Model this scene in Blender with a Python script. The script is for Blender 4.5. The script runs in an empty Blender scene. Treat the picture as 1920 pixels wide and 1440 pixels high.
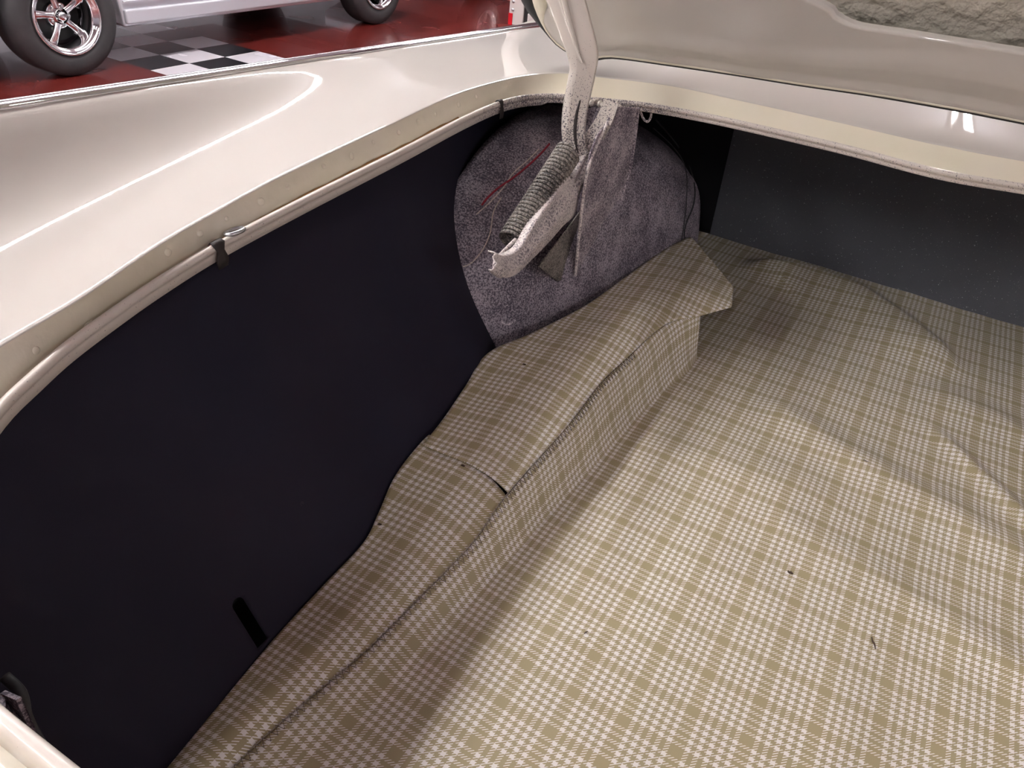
import bpy, bmesh, math, random
from mathutils import Vector, Matrix, noise
random.seed(7)
sc = bpy.context.scene
COL = sc.collection
R = math.radians

# ------------------------------------------------------------------ camera, world, exposure
# X = the car's right, Y = the car's forward, Z up, metres; lens axes solved from the floor tiles
FPX = 1400.0
CAM = Vector((0, 0, 1.36))
AX = Vector((0.88776784, 0.45304253, 0.08136782))      # image right
AY = Vector((0.32299638, -0.48721155, -0.81135581))    # image down
AZ = Vector((-0.32793535, 0.7465771, -0.57886184))     # into the scene
cd = bpy.data.cameras.new('camera'); cam = bpy.data.objects.new('camera', cd); COL.objects.link(cam)
cd.sensor_width = 36; cd.lens = FPX / 1920 * 36; cd.clip_start = .01; cd.clip_end = 60
m3 = Matrix((AX, -AY, -AZ)).transposed()
cam.matrix_world = Matrix.Translation(CAM) @ m3.to_4x4()
sc.camera = cam
w = bpy.data.worlds.new('world'); sc.world = w; w.use_nodes = True
w.node_tree.nodes['Background'].inputs[0].default_value = (.85, .87, 1, 1)
w.node_tree.nodes['Background'].inputs[1].default_value = .25
sc.view_settings.view_transform = 'Standard'; sc.view_settings.look = 'None'
sc.view_settings.gamma = 1; sc.view_settings.use_curve_mapping = False
sc.view_settings.exposure = 1.65
TUBE_POWER = 36.0

# ------------------------------------------------------------------ helpers
def ray(px, py): return AX * ((px - 960) / FPX) + AY * ((py - 720) / FPX) + AZ
def at(px, py, x=None, y=None, z=None):
    """world point seen at a photo pixel, on the plane x=, y= or z="""
    r = ray(px, py)
    t = (z - CAM.z) / r.z if z is not None else ((x - CAM.x) / r.x if x is not None else (y - CAM.y) / r.y)
    return CAM + r * t
def link(o, parent=None):
    COL.objects.link(o)
    if parent: o.parent = parent
    return o
def tag(o, label=None, cat=None, group=None, kind=None):
    for k, v in (('label', label), ('category', cat), ('group', group), ('kind', kind)):
        if v: o[k] = v
    return o
def thing(name, label, cat, loc=(0, 0, 0), rz=0, group=None):
    o = bpy.data.objects.new(name, None); o.location = loc; o.rotation_euler = (0, 0, rz)
    o.empty_display_size = .05
    return tag(link(o), label, cat, group)
def obj(name, verts, faces, mat, parent=None, smooth=True, uv=None, label=None):
    me = bpy.data.meshes.new(name); me.from_pydata([tuple(v) for v in verts], [], faces); me.update()
    if uv:
        l = me.uv_layers.new(name='UVMap')
        for lp in me.loops: l.data[lp.index].uv = uv[lp.vertex_index]
    if smooth:
        me.polygons.foreach_set('use_smooth', [True] * len(me.polygons))
    me.materials.append(mat)
    o = bpy.data.objects.new(name, me); link(o, parent)
    if label: o['label'] = label
    return o
def solid(o, t, off=0):
    m = o.modifiers.new('thickness', 'SOLIDIFY'); m.thickness = t; m.offset = off; return o
def bevel(o, wd, seg=2):
    m = o.modifiers.new('bevel', 'BEVEL'); m.width = wd; m.segments = seg; m.limit_method = 'ANGLE'; return o
def grid(name, rows, mat, parent=None, uv=None, closed=False, smooth=True, label=None):
    n = len(rows[0]); V = [p for r in rows for p in r]; F = []
    for i in range(len(rows) - 1):
        for j in range(n if closed else n - 1):
            k = (j + 1) % n
            F.append((i * n + j, i * n + k, (i + 1) * n + k, (i + 1) * n + j))
    U = [u for r in uv for u in r] if uv else None
    return obj(name, V, F, mat, parent, smooth, U, label)
def crs(P, n):
    """catmull-rom through P, n samples"""
    P = [Vector(p) for p in P]; out = []
    for i in range(n):
        t = i / (n - 1) * (len(P) - 1); k = min(int(t), len(P) - 2); f = t - k
        p0 = P[max(k - 1, 0)]; p1 = P[k]; p2 = P[k + 1]; p3 = P[min(k + 2, len(P) - 1)]
        out.append(.5 * ((2 * p1) + (p2 - p0) * f + (2 * p0 - 5 * p1 + 4 * p2 - p3) * f * f + (3 * p1 - p0 - 3 * p2 + p3) * f ** 3))
    return out
def even(P, n):
    """resample a polyline at equal arc length"""
    d = [0]
    for a, b in zip(P, P[1:]): d.append(d[-1] + (b - a).length)
    out = []; k = 0
    for i in range(n):
        s = d[-1] * i / (n - 1)
        while k < len(P) - 2 and d[k + 1] < s: k += 1
        f = (s - d[k]) / max(d[k + 1] - d[k], 1e-9); out.append(P[k].lerp(P[k + 1], min(max(f, 0), 1)))
    return out
def tube(name, P, r, mat, parent=None, seg=10, closed=False, flat=1, label=None, mesh=False):
    P = [Vector(p) for p in P]; V = []; F = []; n = len(P); up = None
    for i, p in enumerate(P):
        a = P[i - 1] if (i or closed) else p; b = P[(i + 1) % n] if (i < n - 1 or closed) else p
        t = (b - a).normalized()
        if up is None: up = t.orthogonal().normalized()
        up = (up - t * up.dot(t)).normalized(); s = t.cross(up)
        rr = r[i] if isinstance(r, (list, tuple)) else r
        for j in range(seg):
            q = 2 * math.pi * j / seg; V.append(p + up * (math.cos(q) * rr) + s * (math.sin(q) * rr * flat))
    for i in range(n if closed else n - 1):
        for j in range(seg):
            k = (j + 1) % seg; i2 = (i + 1) % n
            F.append((i * seg + j, i2 * seg + j, i2 * seg + k, i * seg + k))
    if not closed: F += [tuple(range(seg - 1, -1, -1)), tuple((n - 1) * seg + j for j in range(seg))]
    if mesh: return V, F
    return obj(name, V, F, mat, parent, True, None, label)
def join(parts):
    V = []; F = []
    for v, f in parts:
        k = len(V); V += list(v); F += [tuple(i + k for i in x) for x in f]
    return V, F
def box(cx, cy, cz, sx, sy, sz):
    V = [Vector((cx + a * sx / 2, cy + b * sy / 2, cz + c * sz / 2)) for a in (-1, 1) for b in (-1, 1) for c in (-1, 1)]
    return V, [(0, 1, 3, 2), (4, 6, 7, 5), (0, 4, 5, 1), (2, 3, 7, 6), (0, 2, 6, 4), (1, 5, 7, 3)]
def lathe_x(prof, n=64, closed=True):
    """prof: (x, r) list, spun about the X axis"""
    V = []; F = []; m = len(prof)
    for i in range(n):
        a = 2 * math.pi * i / n
        for x, r in prof: V.append(Vector((x, r * math.cos(a), r * math.sin(a))))
    for i in range(n):
        k = (i + 1) % n
        for j in range(m if closed else m - 1):
            l = (j + 1) % m; F.append((i * m + j, k * m + j, k * m + l, i * m + l))
    return V, F
def prism(pts, t, nrm):
    """thick plate from an outline of world points"""
    n = len(pts); nrm = Vector(nrm).normalized() * t
    V = [Vector(p) for p in pts] + [Vector(p) - nrm for p in pts]
    return V, [tuple(range(n)), tuple(range(2 * n - 1, n - 1, -1))] + [(i, i + n, (i + 1) % n + n, (i + 1) % n) for i in range(n)]
def sstep(a, b, x):
    t = min(max((x - a) / (b - a), 0), 1); return t * t * (3 - 2 * t)
def interp(T, x):
    if x <= T[0][0]: return T[0][1]
    for (a, u), (b, v) in zip(T, T[1:]):
        if x <= b: return u + (v - u) * (x - a) / (b - a)
    return T[-1][1]

# ------------------------------------------------------------------ materials
class N:
    def __init__(s, name):
        s.m = bpy.data.materials.new(name); s.m.use_nodes = True; s.t = s.m.node_tree
        s.b = s.t.nodes['Principled BSDF']
    def node(s, ty, **kw):
        n = s.t.nodes.new(ty)
        for k, v in kw.items(): setattr(n, k, v)
        return n
    def put(s, sock, v):
        if isinstance(v, bpy.types.NodeSocket): s.t.links.new(v, sock)
        elif v is not None: sock.default_value = v
    def math(s, op, a, b=None, c=None):
        n = s.node('ShaderNodeMath', operation=op)
        for i, v in enumerate((a, b, c)): s.put(n.inputs[i], v)
        return n.outputs[0]
    def co(s, which='Object'): return s.node('ShaderNodeTexCoord').outputs[which]
    def noise(s, scale, detail=2, rough=.5, vec=None, out='Fac'):
        n = s.node('ShaderNodeTexNoise'); n.inputs['Scale'].default_value = scale
        n.inputs['Detail'].default_value = detail; n.inputs['Roughness'].default_value = rough
        s.put(n.inputs['Vector'], vec or s.co()); return n.outputs[out]
    def ramp(s, fac, stops, const=False):
        n = s.node('ShaderNodeValToRGB'); e = n.color_ramp.elements
        if const: n.color_ramp.interpolation = 'CONSTANT'
        while len(e) < len(stops): e.new(.5)
        for k, (p, c) in enumerate(stops): e[k].position = p; e[k].color = (*c, 1) if len(c) == 3 else c
        s.put(n.inputs[0], fac); return n.outputs[0]
    def mix(s, fac, a, b):
        n = s.node('ShaderNodeMix', data_type='RGBA'); s.put(n.inputs[0], fac)
        s.put(n.inputs[6], (*a, 1) if isinstance(a, tuple) else a); s.put(n.inputs[7], (*b, 1) if isinstance(b, tuple) else b)
        return n.outputs[2]
    def bump(s, h, strength, dist=.001):
        n = s.node('ShaderNodeBump'); n.inputs['Strength'].default_value = strength; n.inputs['Distance'].default_value = dist
        s.put(n.inputs['Height'], h); s.put(s.b.inputs['Normal'], n.outputs[0]); return s
    def set(s, col=None, rough=None, metal=None, coat=None, spec=None):
        if col is not None: s.put(s.b.inputs['Base Color'], (*col, 1) if isinstance(col, tuple) else col)
        if rough is not None: s.put(s.b.inputs['Roughness'], rough)
        if metal is not None: s.put(s.b.inputs['Metallic'], metal)
        if coat is not None: s.b.inputs['Coat Weight'].default_value = coat; s.b.inputs['Coat Roughness'].default_value = .03
        if spec is not None: s.b.inputs['Specular IOR Level'].default_value = spec
        return s

def lin(*c):
    return tuple((x / 255 / 12.92 if x / 255 <= .04045 else ((x / 255 + .055) / 1.055) ** 2.4) for x in c)
def simple(name, col, rough=.5, metal=0, coat=None):
    return N(name).set(col, rough, metal, coat).m

m = N('cream_paint'); c = m.mix(m.noise(3, 2), (.56, .525, .475), (.58, .545, .495))
PAINT = m.set(c, .6, 0, 1.0, spec=.15).m
m = N('jamb_paint'); c = m.mix(m.noise(9, 3), (.74, .69, .51), (.76, .70, .60))
m.set(c, .35, 0, .5); JAMB = m.bump(m.noise(60, 3), .15, .004).m
# jamb paint with the dark splatter overspray that thickens near the hinge
m = N('splattered_flange_paint')
sp = m.noise(420, 2, .7); pos = m.node('ShaderNodeSeparateXYZ'); m.put(pos.inputs[0], m.co())
near = m.math('MULTIPLY', m.math('SUBTRACT', pos.outputs[1], .12), 1.0)
near = m.math('MINIMUM', m.math('MAXIMUM', near, 0), .19)
far = m.math('MINIMUM', m.math('MAXIMUM', m.math('ADD', pos.outputs[0], .42), 0), .12)
th = m.math('GREATER_THAN', m.math('ADD', sp, m.math('SUBTRACT', near, far)), .70)
c = m.mix(th, (.64, .58, .52), (.13, .11, .13)); FLANGE = m.set(c, .38, 0, .3).m
def splatter(name, dark, light, bias, rough=.75, s2=1.0):
    m = N(name); a = m.noise(300 * s2, 2, .65); b = m.noise(18, 3); g = m.noise(700, 1)
    f = m.math('ADD', m.math('MULTIPLY', a, .85), m.math('ADD', m.math('MULTIPLY', b, .35), m.math('MULTIPLY', g, .3)))
    c = m.ramp(f, [(bias - .10, dark), (bias + .10, light)])
    m.set(c, rough, 0); m.bump(a, .35, .002); return m.m
SPLAT = splatter('speckled_trunk_paint', lin(70, 64, 76), lin(168, 158, 166), .77)
SPLAT_L = splatter('light_speckled_paint', lin(104, 94, 104), lin(226, 216, 212), .70, .55)
SPLAT_M = splatter('mid_speckled_paint', lin(84, 75, 88), lin(196, 184, 188), .77)
SPRING = splatter('speckled_spring_steel', lin(50, 46, 46), lin(150, 142, 134), .77, .6)
ARM = splatter('cream_arm_paint', lin(70, 62, 66), lin(200, 190, 180), .60, .4)
# arm: clean cream above, splattered near the bottom of the bend
m = N('hinge_arm_paint'); sp = m.noise(420, 2, .7); pos = m.node('ShaderNodeSeparateXYZ'); m.put(pos.inputs[0], m.co())
lo = m.math('MINIMUM', m.math('MAXIMUM', m.math('MULTIPLY', m.math('SUBTRACT', 1.02, pos.outputs[2]), 1.2), -.12), .10)
th = m.math('GREATER_THAN', m.math('ADD', sp, lo), .61)
HARM = m.set(m.mix(th, lin(206, 197, 186), (.09, .075, .09)), .4, 0, .3).m
m = N('navy_fibreboard'); a = m.noise(14, 5, .7); b = m.noise(5, 2); g = m.noise(900, 1)
f = m.math('MULTIPLY', m.math('GREATER_THAN', a, .72), .15)
c = m.mix(m.math('MULTIPLY', m.math('SUBTRACT', b, .35), 1.2), (.011, .010, .022), (.019, .013, .023)); c = m.mix(f, c, (.09, .09, .10))
BOARD = m.set(c, .75, 0, spec=.25).bump(g, .1, .001).m
m = N('black_carpet'); a = m.noise(650, 1, .5); b = m.noise(240, 2, .6)
c = m.mix(m.math('GREATER_THAN', b, .705), (.125, .13, .145), (.50, .51, .53)); CARPET = m.set(c, .95, 0, spec=.15).bump(a, .8, .004).m
BLACK = simple('black_void_paint', (.006, .006, .008), .9)
m = N('black_rubber'); RUBBER = m.set((.022, .023, .026), .55).bump(m.noise(200, 2), .2, .001).m
m = N('tyre_rubber'); TYRE = m.set(m.mix(m.noise(20, 3), (.025, .025, .028), (.05, .047, .048)), .6).bump(m.noise(120, 2), .2, .002).m
CHROME = simple('chrome', (.86, .86, .88), .07, 1)
ALU = simple('polished_aluminium', (.80, .80, .82), .12, 1)
ZINC = simple('zinc_plate', (.55, .57, .6), .3, 1)
SILVER = N('silver_car_paint').set((.60, .61, .66), .3, .25, 1).m
DARKP = N('dark_car_paint').set((.012, .012, .016), .25, 0, 1).m
m = N('rust_stain'); RUST = m.set(m.mix(m.noise(140, 3), lin(150, 135, 100), lin(168, 112, 40)), .7).m
TAPE = simple('dark_brown_sealer', (.02, .014, .013), .6)
WIRE_R = simple('red_wire', (.28, .01, .03), .5); WIRE_W = splatter('pale_dusty_wire', lin(160, 148, 140), lin(214, 200, 190), .7)
THREAD = simple('brown_thread', (.13, .10, .085), .9)
CRUMB = simple('dry_brown_crumb', (.07, .045, .03), .9)
m = N('hammered_sealer'); a = m.noise(22, 4, .55); m.set(m.mix(a, lin(176, 172, 158), lin(206, 200, 184)), .38, 0); SEAL = m.bump(m.noise(38, 3, .5), 1.0, .012).m

# glen plaid vinyl, driven by UV counted in repeats
m = N('plaid_vinyl'); uvn = m.co('UV'); s = m.node('ShaderNodeSeparateXYZ'); m.put(s.inputs[0], uvn)
U, V = s.outputs[0], s.outputs[1]
def stripe(u):
    x = m.math('MULTIPLY', m.math('FRACT', u), 12.0)
    odd = m.math('MODULO', m.math('FLOOR', x), 2.0)
    return m.math('MULTIPLY', m.math('GREATER_THAN', odd, .5), m.math('GREATER_THAN', x, 2.99))
su, sv = stripe(U), stripe(V)
both = m.math('MULTIPLY', su, sv); either = m.math('MAXIMUM', su, sv)
hatch = m.math('LESS_THAN', m.math('FRACT', m.math('MULTIPLY', m.math('ADD', U, m.math('MULTIPLY', V, -1.0)), 16.0)), .36)
white = m.math('MAXIMUM', both, m.math('MULTIPLY', either, hatch))
dirt = m.noise(7, 3)
tan = m.mix(dirt, lin(164, 151, 117), lin(172, 159, 125)); wht = m.mix(dirt, lin(234, 230, 227), lin(243, 239, 236))
PLAID = m.set(m.mix(white, tan, wht), .42, 0, spec=.45).bump(m.noise(900, 1), .05, .0005).m

# red epoxy floor with the painted checker strip
m = N('red_epoxy_floor'); pos = m.node('ShaderNodeSeparateXYZ'); m.put(pos.inputs[0], m.co('Generated' if False else 'Object'))
P0 = (-4.986, 3.640); di = (.0858, .9963); TS = .3042
dx = m.math('SUBTRACT', pos.outputs[0], P0[0]); dy = m.math('SUBTRACT', pos.outputs[1], P0[1])
I = m.math('DIVIDE', m.math('ADD', m.math('MULTIPLY', dx, di[0]), m.math('MULTIPLY', dy, di[1])), TS)
J = m.math('DIVIDE', m.math('SUBTRACT', m.math('MULTIPLY', dx, di[1]), m.math('MULTIPLY', dy, di[0])), TS)
par = m.math('MODULO', m.math('ADD', m.math('ADD', m.math('FLOOR', I), m.math('FLOOR', J)), 40), 2.0)
mask = m.math('MULTIPLY', m.math('MULTIPLY', m.math('GREATER_THAN', I, 0), m.math('LESS_THAN', I, 3)),
              m.math('MULTIPLY', m.math('GREATER_THAN', J, -8), m.math('LESS_THAN', J, 10)))
chk = m.mix(par, lin(222, 217, 224), (.012, .013, .016))
fl = m.noise(90, 3, .7); spk = m.math('GREATER_THAN', fl, .66)
red = m.mix(m.noise(1.2, 4), lin(84, 27, 24), lin(112, 40, 36)); red = m.mix(m.math('MULTIPLY', spk, .35), red, lin(200, 130, 110))
FLOOR = m.set(m.mix(mask, red, chk), m.math('ADD', .16, m.math('MULTIPLY', m.noise(2.5, 4), .18)), 0, .3).bump(fl, .12, .002).m
WALLM = simple('white_wall_paint', (.68, .66, .72), .7); CEILM = simple('grey_ceiling', (.60, .59, .64), .8)
m = N('tube_light'); m.b.inputs['Emission Color'].default_value = (1, .975, .975, 1); m.b.inputs['Emission Strength'].default_value = TUBE_POWER; TUBE = m.m
WHITEP = simple('white_enamel', (.66, .63, .60), .35); REDP = simple('red_enamel', (.55, .004, .015), .35)
DARKM = simple('black_enamel', (.02, .02, .02), .4)

# ------------------------------------------------------------------ the room
def struct(name, VF, mat): return tag(obj(name, VF[0], VF[1], mat, None, False), kind='structure')
struct('floor', box(-1, 4, -.05, 18, 26, .1), FLOOR)
struct('ceiling', box(-1, 4, 3.65, 18, 26, .1), CEILM)
struct('wall_left', box(-10.05, 4, 1.8, .1, 26, 3.6), WALLM)
struct('wall_right', box(8.05, 4, 1.8, .1, 26, 3.6), WALLM)
struct('wall_front', box(-1, 17.05, 1.8, 18, .1, 3.6), WALLM)
struct('wall_rear', box(-1, -9.05, 1.8, 18, .1, 3.6), WALLM)
def fixture(x, y, L=2.4, where=''):
    t = thing('ceiling_light', 'long ceiling tube light ' + where, 'ceiling light', (x, y, 3.6), 0, 'ceiling tube lights')
    V, F = box(0, 0, -.03, .14, L, .06); obj('housing', V, F, WHITEP, t, False)
    for s_ in (-1, 1):
        tube('light_tube', [(s_ * .035, -L / 2 + .03, -.078), (s_ * .035, L / 2 - .03, -.078)], .018, TUBE, t, 12)
PLACES = [(-3.05, -3.5, 'far behind the cream car, on its left'), (-3.05, -1.1, 'just behind and left of the cream car'), (-3.05, 1.3, 'left of the open boot'), (-3.05, 3.7, 'between the cream and the silver car'),
          (-3.05, 7.2, 'near the lift post'), (-5.8, .6, 'behind the silver car'), (-5.8, 4.0, 'over the middle of the silver car'), (-5.8, 7.4, 'over the nose of the black car'),
          (.2, -3.8, 'behind the open boot, added as fill'), (6.2, -2.0, 'right of the cream car, towards the rear, added as fill'), (4.6, 4.4, 'right of the cream car, towards the front, added as fill'), (.6, 7.5, 'far ahead of the cream car')]  # unseen fixtures behind the boot and to the right are added fill light
for x, y, wh in PLACES: fixture(x, y, 2.4, wh)

# ------------------------------------------------------------------ the cream car
car = thing('cream_car', 'glossy cream classic car with its boot lid raised, nearest the viewer', 'car', (-.0, 1.0, 0))
def cpart(o):
    """children are built in world space; keep them there under the car's empty"""
    return o
CARLOC = Vector((0, 1.0, 0))
def sub(o, parent):
    o.parent = parent; o.matrix_parent_inverse = Matrix.Identity(4); return o
def zlip(y): return .98 - .075 * (max(0, 1.2 - y) / 1.1) ** 1.5
def at_lip(px, py, dz=0):
    z = .97
    for _ in range(12):
        p = at(px, py, z=z + dz); z = zlip(p.y)
    return at(px, py, z=z + dz)
def W(o):  # shift a world-space mesh so it can hang under the car empty
    o.data.transform(Matrix.Translation(-CARLOC)); return o
def cp(o): return W(o)

BEAD = [(-125, 945), (-65, 845), (0, 757), (60, 700), (120, 647), (200, 588), (300, 520), (415, 451), (575, 368), (750, 281), (870, 219), (940, 189), (990, 178), (1045, 176),
        (1090, 182), (1128, 184), (1219, 194), (1325, 213), (1431, 236), (1590, 273), (1750, 315), (1920, 351)]
CREASE = [(-260, 905), (-200, 815), (-105, 722), (0, 652), (75, 607), (150, 563), (300, 460), (400, 402), (500, 346), (600, 297), (700, 250), (850, 180), (950, 150), (1010, 140),
          (1060, 137), (1112, 144), (1250, 160), (1378, 187), (1564, 228), (1750, 271), (1920, 303)]
XC = .12
bead = [at_lip(*p) for p in BEAD]; crease = [at_lip(*p, dz=.022) for p in CREASE]
# close both loops: rear corner, rear lip, and the mirrored right side
def close(L, o):
    head = [Vector((-.465 - o * .6, .118 - o, zlip(.12) + (o and .022))), Vector((-.41, .105 - o, zlip(.1) + (o and .022))),
            Vector((-.30, .098 - o, zlip(.1) + (o and .022))), Vector((XC, .085 - o, zlip(.1) + (o and .022)))]
    a = list(reversed(head)) + [p for p in L if p.x < XC]
    top = Vector((XC, L[-1].y + .0, L[-1].z)); a = [p for p in a if p.x < XC - .02 or p.y < .5] + [top]
    mir = [Vector((2 * XC - p.x, p.y, p.z)) for p in a[::-1]][1:-1]
    return a, a + mir
hb, loopb = close(bead, 0); hk, loopk = close(crease, .05)
def closed_crs(L, n):
    m_ = len(L); out = []
    P = L[-2:] + L + L[:3]
    seg = 12; den = []
    for k in range(m_):
        p0, p1, p2, p3 = P[k + 1], P[k + 2], P[k + 3], P[k + 4]
        for j in range(seg):
            f = j / seg
            den.append(.5 * ((2 * p1) + (p2 - p0) * f + (2 * p0 - 5 * p1 + 4 * p2 - p3) * f * f + (3 * p1 - p0 - 3 * p2 + p3) * f ** 3))
    return even(den + [den[0]], n + 1)[:-1]
NL = 420
LB = closed_crs(loopb, NL); KD = closed_crs(loopk, 2400)
nor = []
for i in range(NL):
    t = LB[(i + 3) % NL] - LB[i - 3]; n_ = Vector((-t.y, t.x, 0)).normalized()
    nor.append(n_)
if sum(n_.dot(LB[i] - Vector((XC, .8, 0))) for i, n_ in enumerate(nor)) < 0: nor = [-n_ for n_ in nor]
LK = []
for b, n_ in zip(LB, nor):
    best = min((abs((k - b).x * n_.y - (k - b).y * n_.x) + (0 if (k - b).to_2d().dot(n_.to_2d()) > 0 else 9) + .02 * (k - b).length, i) for i, k in enumerate(KD) if (k - b).length < .25)
    LK.append(KD[best[1]])
for _ in range(4): LK = [(LK[i - 1] + LK[i] * 2 + LK[(i + 1) % NL]) / 4 for i in range(NL)]
# cross-section of the gutter: inner flange -> bead -> channel -> wall -> crease
def section(i):
    b, k, n_ = LB[i], LK[i], nor[i]; wv = k - b; wv.z = 0; Z = Vector((0, 0, 1)); L = max(wv.length, .03)
    D = .0215 if abs(n_.x) > .7 else .017
    return [b + n_ * .003 - Z * D, b - n_ * .0015 - Z * (D - .001), b - n_ * .001 - Z * .0125, b - n_ * .0008 - Z * .0090, b - n_ * .0035 - Z * .0075, b - n_ * .0045 - Z * .0040, b - n_ * .0035 - Z * .0012, b, b + n_ * .0035 - Z * .001,
            b + n_ * .006 - Z * .005, b + n_ * .0085 - Z * .012]
S = [section(i) for i in range(NL)]
rows = [[S[i][j] for i in range(NL)] for j in range(11)]
gut = cp(grid('gutter_flange', rows, FLANGE, car, closed=True)); solid(gut, .0015)
def wallrow(i, f):
    b = S[i][10] + nor[i] * .004; k = LK[i]; p = b.lerp(k, f)
    p.z = b.z - .001 + (k.z - b.z + .001) * (f ** 1.6)
    if f < .98: p.z += .0012 * noise.noise(p * 34) * math.sin(f * math.pi)
    return p
rows = [[S[i][10] for i in range(NL)]] + [[wallrow(i, f) for i in range(NL)] for f in (0, .08, .16, .25, .34, .43, .52, .61, .7, .8, .88, .94, 1)]
# paint blisters pushed up along the left wall
blist = [at_lip(x, y, .008) for x, y in ((70, 655), (165, 610), (315, 470), (375, 437), (425, 408), (490, 378), (540, 350), (607, 312), (660, 293), (700, 265), (748, 247), (785, 227), (817, 215), (858, 195), (893, 180), (920, 168), (345, 562 - 100))]
for r_ in rows[2:-2]:
    for p in r_:
        for q in blist:
            d = (p - q).length
            if d < .012: p.z += .004 * (1 - (d / .012) ** 2) ** 2; p.x += .003 * (1 - (d / .012) ** 2) ** 2
gwall = cp(grid('gutter_wall', rows, JAMB, car, closed=True))
def zbelt(y): return 1.057 - .0584 * (y - .553)
XBELT = -.95
def outer(i):
    k, n_ = LK[i], nor[i]; ts = []
    if n_.x < -1e-3: ts.append((XBELT - k.x) / n_.x)
    if n_.x > 1e-3: ts.append((2 * XC - XBELT - k.x) / n_.x)
    if n_.y > 1e-3: ts.append((2.25 - k.y) / n_.y)
    if n_.y < -1e-3: ts.append((-.12 - k.y) / n_.y)
    p = k + n_ * min(ts)
    if n_.y < -.6: z = .86
    else:
        z = zbelt(p.y); s_ = sstep(.35, .0, abs(p.x - XC) - .62) * sstep(1.5, 2.2, p.y); z = z + (1.085 - z) * s_
    p.z = z; return p
OUT = [outer(i) for i in range(NL)]
for _ in range(30): OUT = [OUT[i] if abs(OUT[i].x - XBELT) < 1e-4 and OUT[i].y < 1.9 else (OUT[i - 1] + OUT[i] * 2 + OUT[(i + 1) % NL]) / 4 for i in range(NL)]
rows = []
for f in (0, .008, .02, .04, .07, .1, .15, .2, .26, .33, .4, .48, .56, .64, .72, .8, .87, .93, .97, 1):
    r_ = []
    for i in range(NL):
        k, o_ = LK[i], OUT[i]; p = k.lerp(o_, f); side = sstep(.3, .9, abs(nor[i].x))
        kf = interp([(0, 1), (.9, 1), (1.3, .8), (1.4, .8), (1.9, 1)], p.y); u3 = f ** 3; gs = kf * (.95 * u3 * u3 * (3 - 2 * u3) + .05 * f) + (1 - kf) * f
        zl = k.z + (o_.z - k.z) * (side * gs + (1 - side) * f ** .8)
        d = (p - k).to_2d().length
        p.z = zl + .0012 * (1 - math.exp(-d / .003)) 
        if f == 0: p = k.copy()
        r_.append(p)
    rows.append(r_)
fender = cp(grid('fender', rows, PAINT, car, closed=True, label='glossy cream quarter panel and deck around the boot opening')); solid(fender, .001, -1)
# outside skin below the belt line
rows = []
for z, dx in ((None, 0), (.98, -.012), (.9, -.035), (.8, -.055), (.7, -.065), (.6, -.065), (.5, -.055), (.4, -.04), (.32, -.01)):
    rows.append([Vector((XBELT + dx, y, zbelt(y) - .012 if z is None else z)) for y in [-.25 + .05 * k for k in range(60)]])
cp(solid(grid('quarter_skin', rows, PAINT, car), .003))
mold = []
by = [-.25 + .03 * k for k in range(84)]
prof = [(.004, -.004), (.004, .003), (.001, .0055), (-.002, .004), (-.004, .0065), (-.008, .007), (-.012, .004), (-.014, -.002), (-.012, -.010), (-.008, -.014)]
rows = [[Vector((XBELT + a, y, zbelt(y) + b + .002)) for a, b in prof] for y in by]
cp(grid('belt_moulding', rows, CHROME, car, closed=True, label='ribbed chrome moulding along the top of the fender'))

# sealer blobs, rust streak and ring in the channel
def drape(i0, i1, j0, j1, off):
    return [[S[i % NL][j] + nor[i % NL] * (-.0012 if j < 4 else 0) + Vector((0, 0, off)) for j in range(j0, j1)] for i in range(i0, i1)]
def nearest(p): return min(range(NL), key=lambda i: (LB[i] - p).length)
ia = nearest(at_lip(402, 458)); ib = nearest(at_lip(937, 190))
for ii, wd in ((ia, 1.4), (ib, 1.0)):
    a_ = LB[ii]; t = (LB[(ii + 1) % NL] - LB[ii - 1]).normalized(); n_ = nor[ii]; Z = Vector((0, 0, 1)); rr = []
    for j, (u_, v_) in enumerate(((-.0062, -.030), (-.0068, -.020), (-.0062, -.008), (-.0045, .0005), (0, .0028), (.005, .001), (.009, -.006), (.012, -.010))):
        hw = (.0055 + .0018 * math.sin(j * 2.3)) * wd
        rr.append([a_ + n_ * u_ + Z * v_ + t * (hw * s_) for s_ in (-1, -.4, .3, 1)])
    cp(solid(grid('sealer_dab', rr, TAPE, car, label='dark brown sealer dab over the flange'), .0012))
i0, i1 = sorted((nearest(at_lip(300, 520)), nearest(at_lip(880, 215))))
rr = []
for i in range(i0, i1 + 1):
    a_ = S[i][10]; wd = .05 + .05 * noise.noise(a_ * 40); o_ = Vector((0, 0, .0012)) - nor[i] * .0012
    rr.append([wallrow(i, f) + o_ for f in (.10, .16, .24 + wd)])
cp(solid(grid('rust_line', rr, RUST, car, label='rusty brown line at the bottom of the gutter'), .0005))
bpy.context.view_layer.update()
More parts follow.
